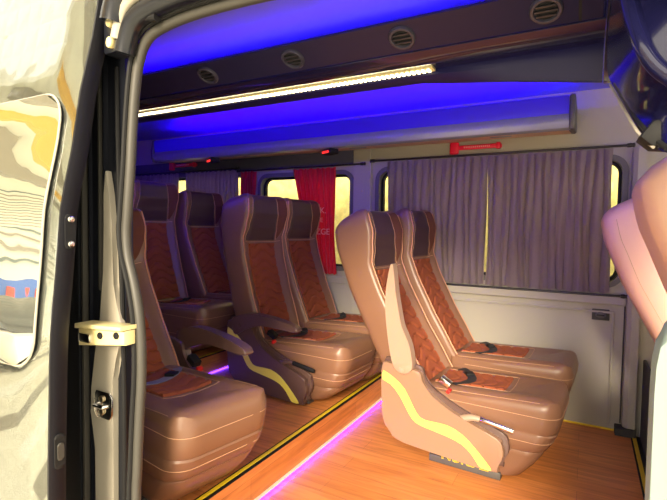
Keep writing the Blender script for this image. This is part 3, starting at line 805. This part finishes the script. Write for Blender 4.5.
obj('roller_bracket', prism([(.03, .0), (.075, .012), (.085, .035), (.07, .045), (.03, .03), (.02, .015)], 'y', -.03, -.005, r=.004), M['cream'], hb)
obj('rod', tube([(.06, -.02, .024), (.13, -.02, .012)], .010, 10), M['black'], hb)

# ------------------------------------------------------------------ the open sliding door
sd = thing('sliding_door', 'open sliding door with mirror-bright pearl skin and black front edge', 'door', (0, 0, 0))
DX0, DX1 = -2.35, -1.035
def skin_bm():
    bm = bmesh.new(); G = []
    for k in range(41):
        z = -.45 + 2.75 * k / 40
        row = []
        for j in range(25):
            x = DX0 + (DX1 - DX0) * j / 24
            edge = max(0, 1 - (DX1 - x) / .02)
            row.append(bm.verts.new((x, dy(z) + .010 * edge ** 2, z)))
        G.append(row)
    for k in range(40):
        for j in range(24): bm.faces.new((G[k][j], G[k][j + 1], G[k + 1][j + 1], G[k + 1][j]))
    bmesh.ops.solidify(bm, geom=bm.faces[:], thickness=-.004)
    return bm
def sy(z): return dy(z)
obj('outer_skin', skin_bm(), M['skin'], sd)
bm = bmesh.new(); R = []
for k in range(41):
    z = -.45 + 2.75 * k / 40; y = sy(z)
    R.append([(DX1 - .02, y + .012, z), (DX1 + .004, y + .008, z), (DX1 + .006, y + .016, z), (DX1 + .004, y + .040, z), (DX1 - .004, y + .052, z), (DX1 - .02, y + .055, z)])
add_loft(bm, R); obj('front_edge', bm, M['door_edge'], sd)
bm = bmesh.new(); R = []
for k in range(41):
    z = -.45 + 2.75 * k / 40; y = sy(z)
    R.append([(DX0, y + .03, z), (DX1 - .021, y + .03, z), (DX1 - .021, y + .056, z), (DX0, y + .056, z)])
add_loft(bm, R); obj('inner_panel', bm, M['body_black'], sd)
# door window
def onskin(poly, d):
    return [(x, sy(z) + d, z) for x, z in poly]
wp = rrect(-2.25, -1.075, .775, 1.41, .07, 8)
bm = bmesh.new(); a = [bm.verts.new(p) for p in onskin(wp, -.004)]; b = [bm.verts.new(p) for p in onskin(wp, .001)]
for i in range(len(a)): bm.faces.new((a[i], a[(i + 1) % len(a)], b[(i + 1) % len(a)], b[i]))
rows = []
zs = [.775 + .635 * k / 20 for k in range(21)]
def xr_at(z):
    r = .07; d = min(z - .775, 1.41 - z)
    return r * (1 - sqrt(max(0, 1 - ((r - d) / r) ** 2))) if d < r else 0
bm.free(); bm = bmesh.new()
for z in zs:
    c = xr_at(z); rows.append([bm.verts.new((-2.25 + c + (1.175 - 2 * c) * j / 12, sy(z) - .004, z)) for j in range(13)])
for k in range(20):
    for j in range(12): bm.faces.new((rows[k][j], rows[k][j + 1], rows[k + 1][j + 1], rows[k + 1][j]))
bmesh.ops.remove_doubles(bm, verts=bm.verts[:], dist=.0005)
bmesh.ops.solidify(bm, geom=bm.faces[:], thickness=-.003)
wg = obj('door_window', bm, M['glass'], sd)
fr = []
for i, (x, z) in enumerate(wp):
    q = wp[(i + 1) % len(wp)]
    n = 12 if (i + 1) % 9 == 0 else 1
    for k in range(n): fr.append((x + (q[0] - x) * k / n, z + (q[1] - z) * k / n))
obj('window_seal', tube(onskin(fr, -.004), .0028, 8, closed=True), M['sheet'], wg)
# latches on the door edge
for z0, z1 in ((1.045, 1.125), (.55, .63)):
    zc = (z0 + z1) / 2; y = sy(zc) + .030
    lb = bmesh.new(); add_prism(lb, [(p[0], p[1]) for p in rrect(y - .012, y + .012, z0, z1, .010)], 'x', DX1 + .004, DX1 + .010, r=.002)
    pl = obj('latch_plate', lb, M['black'] if z0 > 1 else M['rubber_dark'], sd)
    c = bmesh.new()
    if z0 > 1:
        for z in (z0 + .012, z1 - .012): add_prism(c, [(y + .008 * cos(2 * pi * k / 14), z + .008 * sin(2 * pi * k / 14)) for k in range(14)], 'x', DX1 + .009, DX1 + .015, r=.002)
    else:
        add_prism(c, rrect(y - .007, y + .007, z0 + .02, z1 - .02, .006), 'x', DX1 + .009, DX1 + .013, r=.002)
    obj('latch_bolt', c, M['chrome'] if z0 > 1 else M['rubber'], pl)

# ------------------------------------------------------------------ front pillar trims at the right
bm = bmesh.new()
path = [(.027, 1.08, 1.574), (.024, 1.12, 1.551), (.024, 1.15, 1.507), (.026, 1.15, 1.441), (.039, 1.08, 1.383), (.058, 1.0, 1.318), (.074, .94, 1.27), (.091, .91, 1.242), (.121, .88, 1.22), (.26, .85, 1.19)]
out = [(.042, .92, 1.506), (.053, .90, 1.444), (.067, .88, 1.391), (.083, .87, 1.357), (.104, .86, 1.331), (.136, .85, 1.302), (.30, .83, 1.25)]
far = [(.14, .86, 1.62), (.16, .85, 1.55), (.19, .84, 1.48), (.22, .83, 1.43), (.25, .82, 1.39), (.30, .81, 1.35), (.42, .81, 1.30)]
A, B, D = resample(path, 40), resample(out, 40), resample(far, 40); R = []
for p, q, d in zip(A, B, D):
    row = [p]
    for k in range(1, 9):
        t = k / 8; v = p.lerp(q, t); row.append(v + Vector((-.006 * sin(pi * t), -.012 * sin(pi * t), 0)))
    for k in range(1, 7): row.append(q.lerp(d, k / 6))
    R.append(row + [d + Vector((.01, .05, .02)), p + Vector((.02, .05, .02))])
add_loft(bm, R); struct('trim_30', bm, M['gloss'], smooth=True)
struct('trim_31', tube([p + Vector((-.003, -.004, -.002)) for p in A[13:29]], .0025, 8), M['sheet'], smooth=True)  # thin pale tube modelled as the highlight on the rubber seal
struct('trim_32', tube([p + Vector((.006, -.010, .002)) for p in A[13:30]], .0045, 8), M['rubber_dark'], smooth=True)
struct('trim_33', tube([p + Vector((.0, -.004, -.0)) for p in B], .013, 16), M['gloss'], smooth=True)
an = thing('belt_anchor', 'dark plastic belt anchor under the glossy pillar trim at the right edge', 'anchor', (.098, .93, 1.262))
obj('cover', prism([(-.03, -.005), (-.012, -.022), (.04, -.028), (.10, -.02), (.10, .03), (.02, .028), (-.012, .02)], 'y', -.03, .03, r=.008), M['black'], an)
bm = bmesh.new()
for k in range(4): add_box(bm, .012 + k * .012, .018 + k * .012, -.033, -.029, -.012, .014, r=.001)
obj('grille', bm, M['vent'], an)
struct('trim_34', prism([(.098, -.3), (.098, .86), (.099, .90), (.103, .93), (.112, .96), (.14, 1.0), (.24, 1.08), (.40, 1.12), (.40, -.3)], 'y', .84, .90, r=.012, seg=3), M['aqua'], smooth=True)
struct('wall_pillar', box(.21, .41, .78, .84, -.35, 1.62, r=.01), M['body_black'])
struct('wall_cab', box(.292, .308, 1.2, WY - .001, -.04, .42, r=.006), M['carpet'])
struct('wall_front', box(1.5, 1.56, .70, 3.06, -.04, .95), M['cabwall'])
struct('floor_cab', box(.263, 1.5, .70, 3.0, -.05, -.01), M['carpet'])
struct('door_1', box(.41, 1.5, .80, .84, -.3, .95), M['aqua'])

# ------------------------------------------------------------------ outside
struct('ground', box(-16, 10, -14, 9, -.60, -.55), M['ground']).name = 'floor_ground'
struct('wall_outside', box(-9, 3, 4.3, 4.4, -.55, 3.2), M['outwall'])
# the street side that the bright door skin mirrors
struct('wall_facade', box(-9.2, -9.0, -9, -.3, -.55, 3.6), M['facade'])
bm = bmesh.new(); add_box(bm, -9.2, -2.6, -9, -.8, 3.45, 3.6)
struct('ceiling_canopy', bm, M['canopy'])
for k in range(5):
    x = -8.3 + k * 1.3
    struct('trim_%d' % (40 + k), box(x, x + .18, -8.5, -.9, 3.25, 3.449), M['orange'] if k % 2 else M['sheet'])
for k in range(16):
    z = 1.15 + .13 * k
    struct('trim_%d' % (70 + k), box(-8.995, -8.975, -8.8, -.4, z, z + .035), M['sheet'] if k % 3 else M['aqua'])
for k, (y, c) in enumerate(((-7.6, 'aqua'), (-5.2, 'darkglass'), (-1.7, 'aqua'))):
    struct('window_%d' % (10 + k), box(-8.99, -8.95, y, y + .9, -.3, .95), M[c])
for k in range(7):
    x = -8.2 + k * .9
    struct('trim_%d' % (90 + k), box(x, x + .35, -7.5, -.9, -.549, -.545), M['facade'] if k % 2 else M['sheet'])
sg = thing('shop_sign', 'blue shop sign with red lettering mirrored in the open door', 'sign', (-8.97, -3.3, .55))
obj('board', box(-.03, .02, -1.9, 1.9, -.35, .35, r=.01), M['blue_sign'], sg)
bm = bmesh.new()
for y, w in ((-1.5, .25), (-1.1, .16), (-.75, .3), (-.3, .2)): add_box(bm, .02, .035, y, y + w, -.22, .22, r=.02)
obj('red_lettering', bm, M['red_sign'], sg)
obj('white_triangle', prism([(.5, .25), (1.3, .25), (.9, -.28)], 'x', .021, .03), M['white'], sg)
pc = thing('parked_car', 'white parked car mirrored in the open door', 'car', (-6.9, -2.9, -.75))
obj('body', prism([(-.9, .25), (-.92, .65), (-.86, .85), (.86, .85), (.92, .65), (.9, .25)], 'x', -2.0, 1.0, r=.06, seg=3), M['white'], pc)
obj('cabin', prism([(-1.9, .84), (-1.7, 1.35), (-.5, 1.42), (.5, .86)], 'y', -.72, .72, r=.08, seg=3), M['darkglass'], pc)
obj('number_plate', box(1.0, 1.012, -.26, .26, .42, .54, r=.003), M['blue_sign'], pc)
for x in (-1.4, .4):
    for y in (-.86, .66):
        w = bmesh.new(); add_prism(w, [(x + .30 * cos(2 * pi * k / 24), .30 + .30 * sin(2 * pi * k / 24)) for k in range(24)], 'y', y, y + .2, r=.04)
        obj('wheel', w, M['rubber_dark'], pc)
po = thing('painted_post', 'red and yellow painted post mirrored near the door edge', 'post', (-6.4, -1.75, -.55))
obj('yellow_band', box(-.07, .07, -.07, .07, 0, .8, r=.01), M['orange'], po)
obj('red_band', box(-.07, .07, -.07, .07, .801, 1.75, r=.01), M['post_red'], po)

# ------------------------------------------------------------------ light
w = bpy.data.worlds.new('world'); sc.world = w; w.use_nodes = True
nt = w.node_tree; bg = nt.nodes['Background']
tc = nt.nodes.new('ShaderNodeTexCoord'); sp_ = nt.nodes.new('ShaderNodeSeparateXYZ')
nt.links.new(tc.outputs['Generated'], sp_.inputs['Vector'])
cr = nt.nodes.new('ShaderNodeValToRGB')
mr = nt.nodes.new('ShaderNodeMapRange'); mr.inputs['From Min'].default_value = -1; mr.inputs['From Max'].default_value = 1
nt.links.new(sp_.outputs['Z'], mr.inputs['Value']); nt.links.new(mr.outputs['Result'], cr.inputs['Fac'])
e = cr.color_ramp.elements
e[0].position = .45; e[0].color = (.55, .50, .40, 1); e[1].position = .62; e[1].color = (1.0, .90, .70, 1)
nt.links.new(cr.outputs['Color'], bg.inputs['Color']); bg.inputs['Strength'].default_value = 1.25
def area(name, loc, tgt, sx, sy_, power, col):
    l = bpy.data.lights.new(name, 'AREA'); l.shape = 'RECTANGLE'; l.size = sx; l.size_y = sy_; l.energy = power; l.color = col
    o = bpy.data.objects.new(name, l); C.objects.link(o); o.location = loc
    d = Vector(tgt) - Vector(loc); o.rotation_euler = d.to_track_quat('-Z', 'Y').to_euler(); return o
sun = bpy.data.lights.new('sun', 'SUN'); sun.energy = 3.6; sun.angle = radians(20); sun.color = (1, .84, .60)
so = bpy.data.objects.new('sun', sun); C.objects.link(so); so.rotation_euler = Vector((-.20, .90, -.36)).to_track_quat('-Z', 'Y').to_euler()

vs = sc.view_settings
sc.display_settings.display_device = 'sRGB'
vs.view_transform = 'Standard'; vs.look = 'None'; vs.exposure = 1.42; vs.gamma = 1; vs.use_curve_mapping = False
sc.cycles.max_bounces = 10
